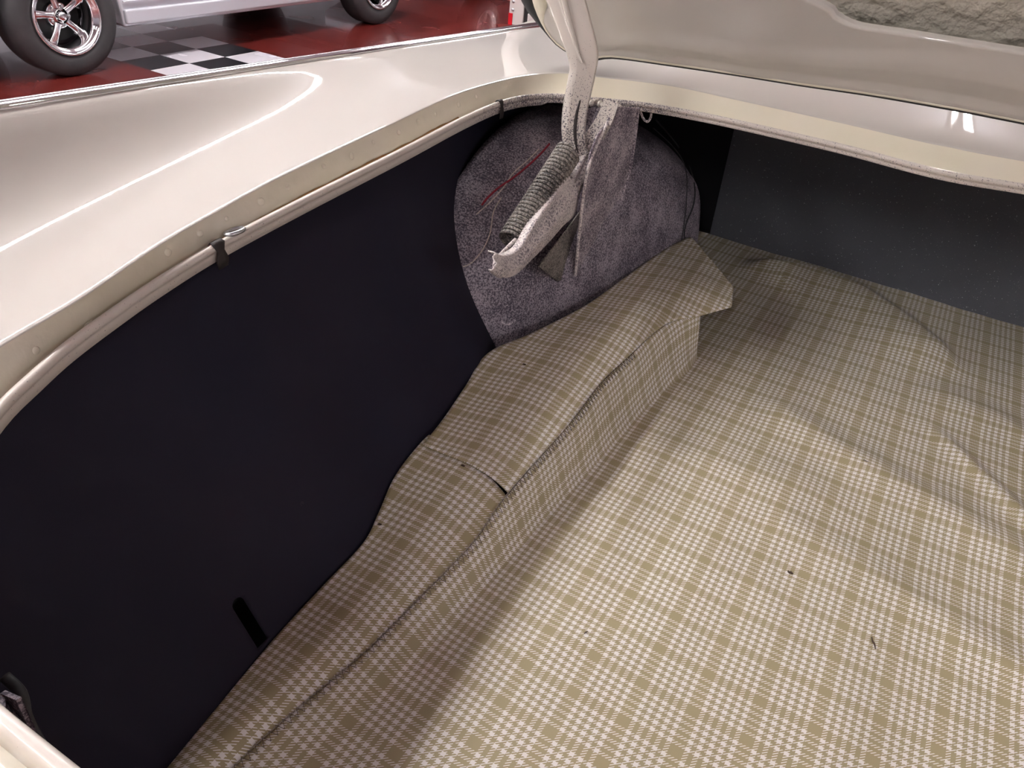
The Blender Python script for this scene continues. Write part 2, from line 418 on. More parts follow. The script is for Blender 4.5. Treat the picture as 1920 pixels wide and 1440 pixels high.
for k, (x, y) in enumerate(((68, 657), (165, 612), (172, 604), (315, 473), (375, 438), (425, 410), (490, 378), (540, 351), (607, 312), (660, 293), (700, 267), (748, 248), (785, 228), (817, 214), (860, 196), (893, 181))):
    ok, p, n_, i_ = gwall.ray_cast(CAM - CARLOC, ray(x, y).normalized())
    if not ok: continue
    n_ = n_ if n_.z > 0 else -n_
    e1_ = n_.orthogonal().normalized(); e2_ = n_.cross(e1_); rr_ = .0042 + .0012 * math.sin(k * 2.3); V_, F_ = [], []
    for a in range(6):
        for b in range(16):
            q = a / 5 * math.pi / 2; V_.append(p + (e1_ * math.cos(b * math.pi / 8) + e2_ * math.sin(b * math.pi / 8)) * (rr_ * math.cos(q)) + n_ * (.0017 * math.sin(q) - .0002))
    for a in range(5):
        for b in range(16): F_.append((a * 16 + b, a * 16 + (b + 1) % 16, a * 16 + 16 + (b + 1) % 16, a * 16 + 16 + b))
    obj('paint_blister', V_, F_, JAMB, car)
rc = at_lip(440, 434, .0); ring = [rc + Vector((.0085 * math.cos(a), .013 * math.sin(a), .002 * math.cos(a))) for a in [2 * math.pi * k / 28 for k in range(28)]]
cp(tube('tie_down_ring', ring, .0028, ZINC, car, 8, closed=True, label='small zinc ring in the gutter'))

# ---- trunk interior shell
floor_pan = box(XC, 1.12, .462, 1.42, 2.16, .02)
o = obj('boot_floor_pan', *floor_pan, BLACK, car, False); cp(o)
# mat outline against the side board, seam, and trough (world)
OE = [((315, 1440), .508), ((500, 1215), .52), ((600, 1105), .533), ((680, 1020), .548), ((710, 962), .558), ((740, 895), .572), ((785, 835), .585), ((830, 790), .592), ((872, 728), .60), ((915, 665), .61)]
oe = [at(*p, z=z) for p, z in OE]
oe = [Vector((-.463, -.02, .503)), Vector((-.463, .12, .505))] + oe
# side board (dark): top under the lip, bottom behind the mat edge
btop = [Vector((-.40, -.06, .885)), Vector((-.52, .03, .89)), Vector((-.605, .16, .90)), Vector((-.645, .35, .91)), Vector((-.69, .7, .93)), Vector((-.70, 1.0, .95)), Vector((-.72, 1.35, .955)), Vector((-.72, 1.75, .955)), Vector((-.70, 2.1, .955))]
bbot = [Vector((-.40, -.06, .46)), Vector((-.468, .05, .47))] + [Vector((p.x + .012, p.y, p.z - .03)) for p in oe[2:]] + [Vector((-.585, 1.25, .56)), Vector((-.60, 1.6, .50)), Vector((-.60, 2.1, .47))]
T = crs(btop, 200); B = crs(bbot, 200)
def byy(L, y):
    for a, b in zip(L, L[1:]):
        if a.y <= y <= b.y and b.y > a.y: return a.lerp(b, (y - a.y) / (b.y - a.y))
    return L[0] if y < L[0].y else L[-1]
ys = [-.06 + i * 2.16 / 150 for i in range(151)]
rows = []
for y in ys:
    a, b = byy(T, y), byy(B, y); r_ = []
    for j in range(41):
        f = j / 40; p = b.lerp(a, f); p.x -= .010 * math.sin(math.pi * f); p.x += .004 * noise.noise(Vector((y * 3, f * 3, 1)))
        r_.append(p)
    rows.append(r_)
board = cp(grid('side_board', rows, BOARD, car, label='dark navy fibreboard lining with a slot')); solid(board, .003, 0)
# rounded slot cut through the board
def hit(o, px, py, shift):
    r = ray(px, py); ok, p, n_, i_ = o.ray_cast(CAM - shift, r.normalized()); return p + shift if ok else at(px, py, x=-.5)
bpy.context.view_layer.update()
sa, sb = hit(board, 447, 1133, CARLOC), hit(board, 492, 1206, CARLOC)
ax = (sb - sa); L = ax.length; ax.normalize(); wn = Vector((1, 0, 0)); sv_ = ax.cross(wn).normalized(); ring = []
for k in range(9): a_ = math.pi * k / 8; ring.append(sa + sv_ * (.0085 * math.cos(a_)) - ax * (.0085 * math.sin(a_)))
ring += [sb - sv_ * .0085, sb + sv_ * .0085]
rd = ray(470, 1170).normalized(); ring = [p - rd * .04 for p in ring]
cv, cf = prism(ring, .10, -rd); cutter = obj('cutter', cv, cf, BOARD, None, False); W(cutter)
bmx = bmesh.new(); bmx.from_mesh(cutter.data); bmesh.ops.recalc_face_normals(bmx, faces=bmx.faces); bmx.to_mesh(cutter.data); bmx.free()
md = board.modifiers.new('slot', 'BOOLEAN'); md.object = cutter; md.operation = 'DIFFERENCE'; md.solver = 'EXACT'
cutter.location = CARLOC; bpy.context.view_layer.update()
dg = bpy.context.evaluated_depsgraph_get(); nm = bpy.data.meshes.new_from_object(board.evaluated_get(dg))
board.modifiers.clear(); board.data = nm; bpy.data.objects.remove(cutter)
board.data.polygons.foreach_set('use_smooth', [True] * len(board.data.polygons))
# outer cavity behind the board
cv = box(-.84, 1.0, .57, .01, 2.3, .72); cv = join([cv, box(-.79, 1.0, .21, .36, 2.3, .02)]); cp(obj('inner_quarter_wall', *cv, BLACK, car, False))

# bracket and cable in the rear left corner
p = [at(0, 1300, y=.13), at(30, 1313, y=.13), at(52, 1362, y=.13), at(70, 1400, y=.128), at(88, 1440, y=.125), at(20, 1440, y=.11), at(0, 1372, y=.11)]
V_, F_ = prism(p, .004, (0, -1, .3)); cp(obj('corner_bracket', V_, F_, SPLAT, car, False, label='grey metal bracket in the rear corner'))
cb = [at(8, 1268, y=.150), at(40, 1300, y=.150), at(50, 1340, y=.148), at(66, 1375, y=.148), at(95, 1422, y=.150), at(140, 1470, y=.155)]
cp(tube('black_cable', crs(cb, 30), .0045, RUBBER, car, 8))

# wheelhouse: a domed tub
def tub_x(y, z):
    ry = .45 if y < 1.45 else .58
    ex = 2.05 if y < 1.45 else 2.5
    rho = (abs((y - 1.45) / ry) ** ex + abs((z - .50) / .415) ** ex) ** (1 / ex)
    xf = -.525 + (y - 1.0) * .27
    if rho >= 1: return -.68, rho
    return -.68 + (xf + .68) * (1 - rho ** 5) ** .5, rho
rows = []; NR, NA = 46, 120
for i in range(NR + 1):
    rho = math.sin(math.pi / 2 * i / NR); r_ = []
    for j in range(NA + 1):
        a = -.25 + (math.pi + .5) * j / NA; ca, sa_ = math.cos(a), math.sin(a)
        ex = 2.05 if ca > 0 else 2.5; k_ = (abs(ca) ** ex + abs(sa_) ** ex) ** (-1 / ex)
        y = 1.45 - (.45 if ca > 0 else .58) * rho * ca * k_; z = .50 + .415 * rho * sa_ * k_
        x, _ = tub_x(y, z) if rho < .9999 else (-.68, 1)
        g = math.exp(-((rho - .80) / .012) ** 2) * sstep(1.5, 1.75, y) * .007 - math.exp(-((rho - .765) / .012) ** 2) * sstep(1.5, 1.75, y) * .006
        g += -.005 * math.exp(-((rho - .5) / .02) ** 2) * sstep(1.3, 1.45, y)
        x += g; r_.append(Vector((x, y, z)))
    rows.append(r_)
tub = cp(grid('wheelhouse', rows, SPLAT, car, label='speckled grey wheel housing dome')); solid(tub, .002, 0)
pt = [(x, y) for x, y in ((940, 606), (943, 582), (950, 572), (956, 570), (964, 578), (972, 590), (968, 600), (955, 610))]
def on_tub(px, py, off=.002):
    r = ray(px, py); t = .4
    while t < 3:
        p = CAM + r * t; x, rho = tub_x(p.y, p.z)
        if rho < 1 and p.x <= x + off and p.z > .4: return p
        t += .001
    return at(px, py, x=-.5)
V_, F_ = prism([on_tub(*q, .0015) for q in pt], .003, (1, 0, 0)); PATCH = splatter('bare_patch_paint', lin(120, 110, 120), lin(222, 212, 214), .70, .55)
cp(obj('paint_patch', V_, F_, PATCH, car, False, label='pale bare patch on the wheel housing'))

# seat divider carpet and side closing panel
V_, F_ = prism([at(1330, 440, y=2.10), Vector((1.0, 1.99, .47)), Vector((1.0, 2.0, 1.0)), Vector((-.36, 2.14, 1.0))], .012, (0, -1, 0))
cp(bevel(obj('seat_divider', V_, F_, CARPET, car, False, label='black flecked carpet board behind the rear seat'), .003))
V_, F_ = prism([Vector((-.70, 2.19, .44)), Vector((-.345, 2.19, .44)), Vector((-.345, 2.19, 1.0)), Vector((-.70, 2.19, 1.0))], .01, (0, -1, 0))
cp(obj('closing_panel', V_, F_, BLACK, car, False))
V_, F_ = box(XC, 1.88, .955, 1.5, .66, .01); cp(obj('parcel_shelf_underside', V_, F_, BLACK, car, False))

# ---- hinge: arm, spring, channel, strut
hinge = link(bpy.data.objects.new('boot_hinge', None), car); hinge.location = (0, 0, 0); hinge['label'] = 'gooseneck boot hinge with coil spring'
hp = lambda o: (setattr(o, 'parent', hinge), cp(o))[1]
def ribbon(name, P, Wd, th, mat, side, nseg=60):
    """a strap of width Wd (list) across `side` with rounded folded edges"""
    C_ = crs(P, nseg); rows = []
    for i, p in enumerate(C_):
        t = (C_[min(i + 1, nseg - 1)] - C_[max(i - 1, 0)]).normalized()
        sdir = side(i / (nseg - 1)); sdir = (sdir - t * sdir.dot(t)).normalized(); n_ = sdir.cross(t).normalized()
        wd = interp(Wd, i / (nseg - 1)); r_ = []
        for a, b in ((-1, .6), (-1, -.5), (-.92, -.85), (-.80, -1), (-.42, -1.12), (-.30, -1.05), (.20, -.62), (.80, -.30), (.96, -.1), (1, .2), (1, .8), (-.9, .9)):
            r_.append(p + sdir * (a * wd / 2) + n_ * (b * th / 2))
        rows.append(r_)
    o = grid(name, rows, mat, hinge, closed=True); es = o.modifiers.new('split', 'EDGE_SPLIT'); es.split_angle = R(24); return o
Pa = [at(1040, -60, y=1.335), at(1062, 0, y=1.33), at(1078, 50, y=1.325), at(1092, 98, y=1.32), at(1093, 128, y=1.315), at(1086, 165, y=1.305), at(1078, 205, y=1.295), at(1075, 240, y=1.285), at(1078, 270, y=1.28), at(1086, 290, y=1.285),
      at(1098, 283, y=1.30), at(1112, 262, y=1.305), at(1126, 240, y=1.315), at(1137, 218, y=1.325), at(1147, 192, y=1.335)]
hp(ribbon('hinge_arm', Pa, [(0, .066), (.2, .054), (.3, .046), (.5, .042), (.62, .040), (.72, .036), (1, .028)], .02, HARM, lambda f: Vector((1, .15, 0)), 110))
# raised rib on the upper arm
Pr = [at(1040, -60, y=1.322), at(1058, 0, y=1.318), at(1070, 50, y=1.313), at(1084, 100, y=1.308), at(1092, 118, y=1.303)]
hp(tube('arm_rib', crs(Pr, 24), [.005 * (1 - (k / 23) ** 4) + .0003 for k in range(24)], HARM, hinge, 10, flat=.9))
# dark strip laid on the arm for the shade between its folded legs
sl = [at(1088, 188, y=1.272), at(1081, 215, y=1.268), at(1078, 245, y=1.265), at(1080, 270, y=1.262), at(1084, 287, y=1.262)]
hp(tube('arm_slot_shade', crs(sl, 24), [.0005 + .0028 * math.sin(math.pi * min(1, i / 23 * .9 + .1)) for i in range(24)], TAPE, hinge, 8, label='dark strip standing for the shade in the hinge arm slot'))
# spring
s0, s1 = at(957, 455, x=-.495), at(1066, 285, x=-.480)
axs = (s1 - s0); Ls = axs.length; axs.normalize(); e1 = axs.orthogonal().normalized(); e2 = axs.cross(e1); turns = 26; rad = .0215; wire = Ls / turns * .42
hx = [s0 + axs * (Ls * k / (turns * 20)) + (e1 * math.cos(2 * math.pi * k / 20) + e2 * math.sin(2 * math.pi * k / 20)) * rad for k in range(turns * 20 + 1)]
hp(tube('coil_spring', hx, wire, SPRING, hinge, 8, label='tightly wound speckled coil spring'))
hook = [s0 + e1 * rad, at(938, 478, x=-.485), at(928, 492, x=-.48), at(928, 510, x=-.478), at(938, 518, x=-.476), at(948, 508, x=-.474)]
hp(tube('spring_hook', crs(hook, 30), .0032, SPLAT_L, hinge, 8))
# channel that carries the spring
ch = []
CL = [(928, 474), (944, 481), (962, 476), (978, 462), (1000, 424), (1030, 380), (1055, 342), (1065, 331), (1072, 338), (1088, 312), (1110, 262)]
CR = [(930, 508), (942, 519), (962, 521), (980, 512), (1004, 488), (1036, 455), (1062, 425), (1085, 402), (1092, 370), (1102, 340), (1124, 262)]
cl = crs([at(*p, x=-.462) for p in CL], 60); crr = crs([at(*p, x=-.452) for p in CR], 60); rows = []
for a, b in zip(cl, crr):
    n_ = Vector((1, -.35, .25)).normalized(); r_ = []
    for f, h_ in ((-.03, -.016), (-.02, -.004), (0, .001), (.05, .0), (.25, -.006), (.42, -.004), (.55, .003), (.68, -.001), (.9, -.006), (1.0, -.010), (1.02, -.018)):
        r_.append(a.lerp(b, f) + n_ * h_)
    rows.append(r_)
hp(solid(grid('spring_channel', rows, SPLAT_L, hinge), .002))
# strut plate
SP = [((1140, 228), -.440), ((1150, 200), -.440), ((1197, 203), -.427), ((1193, 240), -.430), ((1184, 300), -.430), ((1172, 352), -.430), ((1150, 410), -.433), ((1128, 462), -.438), ((1106, 516), -.444), ((1078, 519), -.452), ((1084, 440), -.446), ((1096, 350), -.443), ((1106, 290), -.442), ((1120, 255), -.440)]
V_, F_ = prism([at(*p, x=x) for p, x in SP], .003, (1, -.3, .1)); hp(bevel(obj('strut_plate', V_, F_, SPLAT_M, hinge, False), .0012))
fl = [(at(1197, 203, x=-.426), at(1184, 300, x=-.429), at(1165, 372, x=-.431), at(1130, 460, x=-.437), at(1106, 516, x=-.443))]
hp(tube('strut_flange', crs(fl[0], 30), .0035, SPLAT_M, hinge, 8))
fl = (at(1140, 228, x=-.438), at(1108, 300, x=-.440), at(1096, 352, x=-.441), at(1086, 440, x=-.444), at(1079, 517, x=-.450))
hp(tube('strut_flange', crs(fl, 30), .003, SPLAT_L, hinge, 8))
LP = [(1096, 386), (1080, 518), (1046, 528), (1010, 500), (1045, 455)]
V_, F_ = prism([at(*p, x=-.466) for p in LP], .003, (1, -.3, .1)); hp(bevel(obj('lower_gusset', V_, F_, SPRING, hinge, False), .001))
pk = [at(1150, 205, x=-.446), at(1120, 200, x=-.47), at(1090, 205, x=-.50), at(1098, 262, x=-.49), at(1120, 245, x=-.46)]
V_, F_ = prism(pk, .003, (1, -.3, .3)); hp(obj('pivot_bracket', V_, F_, SPLAT, hinge, False))
# seam sealer lump on the flange above the hinge
lump = []
for k in range(12):
    p = at_lip(1104 + k * 5.2, 189 + 1.1 * k + 3 * math.sin(k * 1.7), -.004); V1, F1 = lathe_x([(-.005, 0), (-.004, .004), (0, .0065 + .0015 * math.sin(k * 2.1)), (.004, .004), (.005, 0)], 10, False)
    lump.append(([v + p for v in V1], F1))
cp(obj('sealer_lump', *join(lump), ARM, car, True, label='lumpy seam sealer above the hinge'))

# wires on the wheelhouse
def wire(name, pts, r, mat, off=.004, lab=None):
    cp(tube(name, crs([on_tub(*p, off) for p in pts], 40), r, mat, car, 6, label=lab))
wire('red_wire', [(903, 385), (915, 370), (935, 352), (960, 335), (985, 315), (1010, 292), (1030, 270)], .0022, WIRE_R, .006, 'red wire crossing the wheel housing')
wire('pale_wire', [(893, 402), (920, 378), (945, 350), (962, 325), (990, 300), (1010, 280)], .0013, WIRE_W)
wire('pale_wire', [(868, 500), (885, 492), (905, 468), (918, 440), (922, 415), (926, 395), (940, 370)], .0013, WIRE_W, .008)
wire('black_wire', [(1230, 225), (1262, 262), (1288, 300), (1302, 345), (1300, 385), (1288, 415), (1283, 440), (1290, 455)], .0018, RUBBER, .006)
wire('black_wire', [(1225, 240), (1262, 275), (1284, 310), (1288, 360), (1284, 410), (1278, 450)], .0012, RUBBER, .006)
# little hooked tab under the lip right of the strut
tb = [at(1200, 206, y=1.50), at(1206, 222, y=1.50), at(1214, 228, y=1.50), at(1220, 220, y=1.50), at(1221, 208, y=1.50)]
cp(tube('wire_clip', crs(tb, 20), .0025, SPLAT_L, car, 8))

# ---- trunk lid
lid = link(bpy.data.objects.new('boot_lid', None), car); lid['label'] = 'raised cream boot lid, underside towards the camera'
TH = R(60); LO = Vector((0, 1.575, 1.042)); LD = Vector((0, -math.cos(TH), math.sin(TH))); LN = Vector((0, -math.sin(TH), -math.cos(TH)))
def crown(u): return .010 - .022 * (abs(u - XC) / .7) ** 2
def lid_uv(px, py, w_=0):
    r = ray(px, py); p0 = LO + LN * w_; t = (p0 - CAM).dot(LN) / r.dot(LN); p = CAM + r * t - p0; return p.x, p.dot(LD)
def lidp(u, v, w_): return LO + Vector((u, 0, 0)) + LD * v + LN * w_
OL = [lid_uv(*p) for p in ((985, -60), (1000, 0), (1010, 28), (1024, 55), (1042, 78), (1062, 93), (1085, 103), (1115, 108), (1150, 105), (1250, 118), (1380, 137), (1500, 156), (1640, 176), (1780, 200))]
OL = [Vector((u, v, 0)) for u, v in OL]
front = [p for p in OL if p.x < XC - .01]
left = [Vector((-.80, .95, 0)), Vector((-.815, .7, 0)), Vector((-.80, .4, 0)), Vector((-.775, .22, 0))]
half = [Vector((XC, 1.14, 0)), Vector((-.35, 1.12, 0)), Vector((-.64, 1.08, 0)), Vector((-.75, 1.03, 0))] + left + front
half.append(Vector((XC, lid_uv(1830, 209)[1], 0)))
loop = half + [Vector((2 * XC - p.x, p.y, 0)) for p in half[::-1]][1:-1]
LL = closed_crs(loop, 300)
HO = [Vector((*lid_uv(*p), 0)) for p in ((1540, 0), (1572, 25), (1604, 41), (1650, 50), (1700, 57), (1780, 70))]
hh = [Vector((XC, .95, 0)), Vector((-.3, .94, 0)), Vector((-.48, .85, 0)), Vector((-.50, .6, 0)), Vector((-.46, .36, 0)), Vector((-.36, .24, 0))] + [p for p in HO if p.x < XC - .01] + [Vector((XC, lid_uv(1830, 78)[1], 0))]
HL = closed_crs(hh + [Vector((2 * XC - p.x, p.y, 0)) for p in hh[::-1]][1:-1], 300)
dmap = [(0, 0), (.003, .003), (.012, .004), (.03, .002), (.05, .008), (.07, .013), (.09, .013), (.12, .010), (.2, .010), (1, .010)]
dside = [(0, -.001), (.034, -.001), (.037, .010), (.042, .015), (.05, .015), (.058, .009), (.1, .010), (1, .010)]
rows = [[lidp(p.x, p.y, -.03) for p in LL], [lidp(p.x, p.y, -.002) for p in LL]]
NRG = 40
for k in range(NRG + 1):
    f = (k / NRG) ** 1.5; r_ = []
    for a, b in zip(LL, HL):
        p = a.lerp(b, f); d = (p - a).length; e_ = sstep(.04, .11, a.y) ; w_ = interp(dmap, d) * (1 - e_) + interp(dside, d) * e_
        lb_ = .012 * math.exp(-((p.x + .26) / .05) ** 2 - ((p.y - .09) / .06) ** 2)  # soft gusset swell left of the opening
        r_.append(lidp(p.x, p.y, w_ + lb_))
    rows.append(r_)
rows.append([lidp(b.x, b.y, .004) for b in HL]); rows.append([lidp(b.x * .995, b.y, -.004) for b in HL])
lp = lambda o: (setattr(o, 'parent', lid), cp(o))[1]
lp(grid('inner_panel', rows, PAINT, lid, closed=True))
fan = [[lidp(XC + (p.x - XC) * f, .55 + (p.y - .55) * f, -.032 - .012 * (1 - f * f)) for p in LL] for f in (1, .97, .9, .8, .65, .5, .35, .2, .05)]
lp(solid(grid('outer_skin', fan, SEAL, lid, closed=True, label='outer skin with rippled grey sealer inside'), .001, 0))
fan = [[lidp(XC + (p.x - XC) * f, .55 + (p.y - .55) * f, -.036 - .012 * (1 - f * f)) for p in LL] for f in (1.003, .97, .9, .8, .65, .5, .35, .2, .05)]
lp(grid('painted_top', fan, PAINT, lid, closed=True))
# side hem: the yellowish band along the lid's left edge, and the rubber outside it
c0 = Vector((XC, .55, 0))
def ofs(k, d):
    t = LL[(k + 2) % 300] - LL[k - 2]; n_ = Vector((-t.y, t.x, 0)).normalized()
    if n_.dot(LL[k] - c0) < 0: n_ = -n_
    return LL[k] + n_ * d
def hw(k): return .004 + .030 * sstep(.03, .09, LL[k].y)
rows = [[lidp(*ofs(k, -hw(k) if d < -.003 else d).to_2d(), w_ + (.001 if d < 0 else 0)) for k in range(300)] for d, w_ in ((-.004, .0025), (-.0031, .003), (.0, .0045), (.0014, .002), (.0014, -.030))]
lp(grid('hem_flange', rows, JAMB, lid, closed=True, label='pale yellow hem around the lid'))
ks = [k for k in range(300) if LL[k].x < XC]
seal_pts = [lidp(*ofs(k, .006).to_2d(), -.040) for k in range(300) if LL[k].y > .012 or abs(LL[k].x - XC) < .5]
lp(tube('weatherstrip_gap_shade', [lidp(*ofs(k, .006 + .024 * sstep(.012, .08, LL[k].y)).to_2d(), -.004 - .022 * sstep(.012, .08, LL[k].y)) for k in range(300)], [.0038 + .012 * sstep(.012, .08, LL[k].y) for k in range(300)], RUBBER, lid, 8, closed=True))  # rubber at the sides; front run is a black strip for the gap's shadow

# ------------------------------------------------------------------ plaid mat
mat = thing('plaid_boot_mat', 'tan and white glen plaid vinyl mat lining the boot floor', 'mat', (0, 1, 0))
a_, b_, c_, d_ = .069, .004, -.005, .062; det = a_ * d_ - b_ * c_
sq0 = at(854.2, 1265, z=.5)
def uvw(x, y, rot=0, ox=0, oy=0):
    x -= sq0.x; y -= sq0.y
    if rot: x, y = x * math.cos(rot) - y * math.sin(rot), x * math.sin(rot) + y * math.cos(rot)
    return ((d_ * x - b_ * y) / det + .125 + ox + 20, (-c_ * x + a_ * y) / det + .125 + oy + 20)
SEAM = [((440, 1440), .508), ((560, 1330), .512), ((687, 1223), .520), ((775, 1135), .532), ((833, 1077), .543), ((892, 1013), .557), ((950, 931), .577), ((1067, 797), .594), ((1128, 718), .600), ((1179, 670), .603), ((1218, 633), .606), ((1252, 608), .608), ((1312, 585), .610)]
seam = [Vector((-.43, -.03, .503)), Vector((-.42, .12, .505))] + [at(*p, z=z) for p, z in SEAM]
TR = [((560, 1440), .5), ((740, 1290), .5), ((900, 1115), .5), ((1000, 1000), .5), ((1100, 893), .5), ((1200, 780), .5), ((1262, 722), .5), ((1290, 700), .5)]
trough = [Vector((-.37, -.03, .5)), Vector((-.365, .12, .5))] + [at(*p, z=z) for p, z in TR]
SM = even(crs(seam, 400), 400); TRR = crs(trough, 400)
# ridges of the floor sheet: (px start, px end, width, height)
RID = [((1480, 790), (1930, 1060), .05, .014), ((1780, 840), (1960, 1010), .02, .012),
       ((1500, 1000), (1960, 1290), .04, .008), ((900, 1230), (1120, 1200), .02, .003), ((1250, 850), (1500, 920), .05, .008), ((1800, 760), (1960, 840), .05, .010), ((1180, 980), (1420, 1100), .03, .003)]
HUMP = [at(*p, z=.5).to_2d() for p in ((1385, 515), (1440, 503), (1520, 518), (1600, 548), (1680, 600), (1745, 655), (1800, 720))]
RIDW = [(at(*a, z=.5), at(*b, z=.5), w_, h_) for a, b, w_, h_ in RID]
def bumpz(x, y):
    z = 0
    for a, b, w_, h_ in RIDW:
        ab = (b - a).to_2d(); p = Vector((x - a.x, y - a.y)); L = ab.length; t = p.dot(ab) / L; s_ = (p.x * ab.y - p.y * ab.x) / L
        e = 0 if 0 <= t <= L else min(abs(t), abs(t - L))
        z += h_ * math.exp(-(s_ / w_) ** 2 - (e / .06) ** 2)
    if y > 1.4 and -.35 < x < .8:
        q = Vector((x, y)); best = (9, 0)
        for k, (a, b) in enumerate(zip(HUMP, HUMP[1:])):
            ab = b - a; t = min(max((q - a).dot(ab) / ab.length_squared, 0), 1); d = (q - a - ab * t)
            sd = 1 if ab.x * d.y - ab.y * d.x > 0 else -1
            if d.length < best[0]: best = (d.length, sd, k + t)
        w_ = .035 if best[1] > 0 else .13
        z += .026 * math.exp(-(best[0] / w_) ** 2) * sstep(0, 1.2, best[2]) * sstep(0, 1.0, 6 - best[2])
    z += .0035 * noise.noise(Vector((x * 5, y * 5, .3))) + .0012 * noise.noise(Vector((x * 17, y * 17, 2)))
    return z
def yat(L, y): return byy(L, y)
yend = seam[-1].y; FV, FF, FU = [], [], []
def patch(rows, uvs):
    k0 = len(FV); n = len(rows[0])
    for r_, u_ in zip(rows, uvs): FV.extend(r_); FU.extend(u_)
    for i in range(len(rows) - 1):
        for j in range(n - 1): FF.append((k0 + i * n + j, k0 + i * n + j + 1, k0 + (i + 1) * n + j + 1, k0 + (i + 1) * n + j))
def floor_row(y, tx): return [(Vector((x, y, .5015 + bumpz(x, y) * sstep(-.42, -.2, x))), uvw(x, y)) for x in [tx + (1.02 - tx) * (k / 110) ** 1.1 for k in range(111)]]
rows, uvs = [], []; wall_n = 26
for y in [-.03 + (yend + .03) * k / 240 for k in range(241)]:
    sm = yat(SM, y); tx = yat(TRR, y).x; hgt = max(sm.z - .5, .001); pts = []
    for k in range(wall_n):
        f = k / (wall_n - 1); x = sm.x + (tx - sm.x) * f
        pts.append(Vector((x, y, .5015 + hgt * (1 - .55 * sstep(0, 1, f) - .45 * f ** 1.15) + bumpz(x, y) * f * sstep(-.42, -.2, x))))
    arc = [0] * wall_n
    for k in range(wall_n - 2, -1, -1): arc[k] = arc[k + 1] - (pts[k + 1] - pts[k]).length
    fr = floor_row(y, tx)[1:]
    rows.append(pts + [p for p, u in fr]); uvs.append([uvw(tx + a, y) for a in arc] + [u for p, u in fr])
patch(rows, uvs)
ybk = [yend + (2.10 - yend) * k / 90 for k in range(91)]
fr = [floor_row(y, tx) for y in ybk]; patch([[p for p, u in r_] for r_ in fr], [[u for p, u in r_] for r_ in fr])
lx = [-.42 + (tx + .42) * k / 24 for k in range(25)]
fr = [[(Vector((x, y, .5015 + bumpz(x, y) * sstep(-.42, -.2, x) - (.003 if y < yend else 0))), uvw(x, y)) for x in lx] for y in [yend - .16, yend - .08, yend - .03] + ybk]
patch([[p for p, u in r_] for r_ in fr], [[u for p, u in r_] for r_ in fr])
o = obj('floor_sheet', FV, FF, PLAID, mat, True, FU)
bmx = bmesh.new(); bmx.from_mesh(o.data); bmesh.ops.remove_doubles(bmx, verts=bmx.verts, dist=2e-5); bmesh.ops.recalc_face_normals(bmx, faces=bmx.faces); bmx.to_mesh(o.data); bmx.free()
o.data.transform(Matrix.Translation((0, -1, 0))); solid(o, .0018, 0)
# ledge sheets along the side
def ledge(name, O_, S_, n, m_, rot, ox, oy, lift, lab, sag=.013):
    O2, S2 = even(crs(O_, 200), n), even(crs(S_, 200), n); rows, uvs = [], []
    for ri, (a, b) in enumerate(zip(O2, S2)):
        r_, u_ = [], []; tip = 1 - .9 * sstep(.80, .98, ri / n) if 'tongue' in lab else 1
        for k in range(m_):
            f = k / (m_ - 1); p = a.lerp(b, f); x0, y0 = p.x, p.y
            p.z += lift + tip * sag * (math.sin(math.pi * f ** 1.5)) + .0022 * noise.noise(Vector((p.x * 16, p.y * 16, 5))) * sstep(0, .1, min(f, 1 - f))
            r_.append(p); u_.append(uvw(x0, y0, rot, ox, oy))
        rows.append(r_); uvs.append(u_)
    o = grid(name, rows, PLAID, mat, uv=uvs, label=lab); o.data.transform(Matrix.Translation((0, -1, 0))); solid(o, .0022, 0); return o
oeu = [p for p in oe]
def cut(L, y0, y1):
    D = crs(L, 400); return [p for p in D if y0 <= p.y <= y1]
ledge('side_flap', cut(oe, -.03, .80)[::6], cut(seam, -.03, .775)[::6], 110, 24, R(1), .3, .55, .000, 'front piece of the raised side flap')
flapO = [at(793, 836, z=.59)] + [at(*p, z=z) for p, z in (((830, 790), .592), ((872, 728), .60), ((915, 665), .61), ((1000, 626), .612), ((1100, 574), .615), ((1175, 520), .620), ((1240, 474), .628), ((1270, 457), .632), ((1286, 449), .635), ((1293, 447), .636), ((1299, 450), .636), ((1303, 456), .636))]
flapS = [at(952, 926, z=.579)] + [at(*p, z=z) for p, z in (((1010, 862), .587), ((1067, 797), .595), ((1128, 718), .601), ((1179, 670), .604), ((1218, 633), .607), ((1252, 608), .609), ((1290, 598), .611), ((1316, 593), .613), ((1342, 586), .615), ((1364, 580), .617), ((1371, 577), .618), ((1373, 560), .62), ((1375, 541), .622))]
ledge('side_flap', flapO, flapS, 130, 30, R(-4), .1, .2, .003, 'rear piece of the raised side flap with a pointed tongue', .0135)
# overlock stitching on the seam
st = []; k = 0; D = [p for p in even(crs(seam, 400), 620) if .12 < p.y < 1.2]
for i in range(2, len(D) - 2, 2):
    t = (D[i + 1] - D[i - 1]).normalized(); sd = Vector((t.y, -t.x, 0)).normalized(); s_ = .009 if (i // 2) % 2 else -.001
    st.append(D[i] + sd * s_ + Vector((0, 0, .0055 - (max(s_, 0) * (.9 if D[i].z > .54 else .25)))))
o = tube('stitching', st, .0007, THREAD, mat, 5, label='dark zigzag overlock thread'); o.data.transform(Matrix.Translation((0, -1, 0)))
o = tube('seam_cord', [p + Vector((0, 0, .0048)) for p in D], .0006, simple('tan_cord', (.36, .31, .26), .8), mat, 6); o.data.transform(Matrix.Translation((0, -1, 0)))

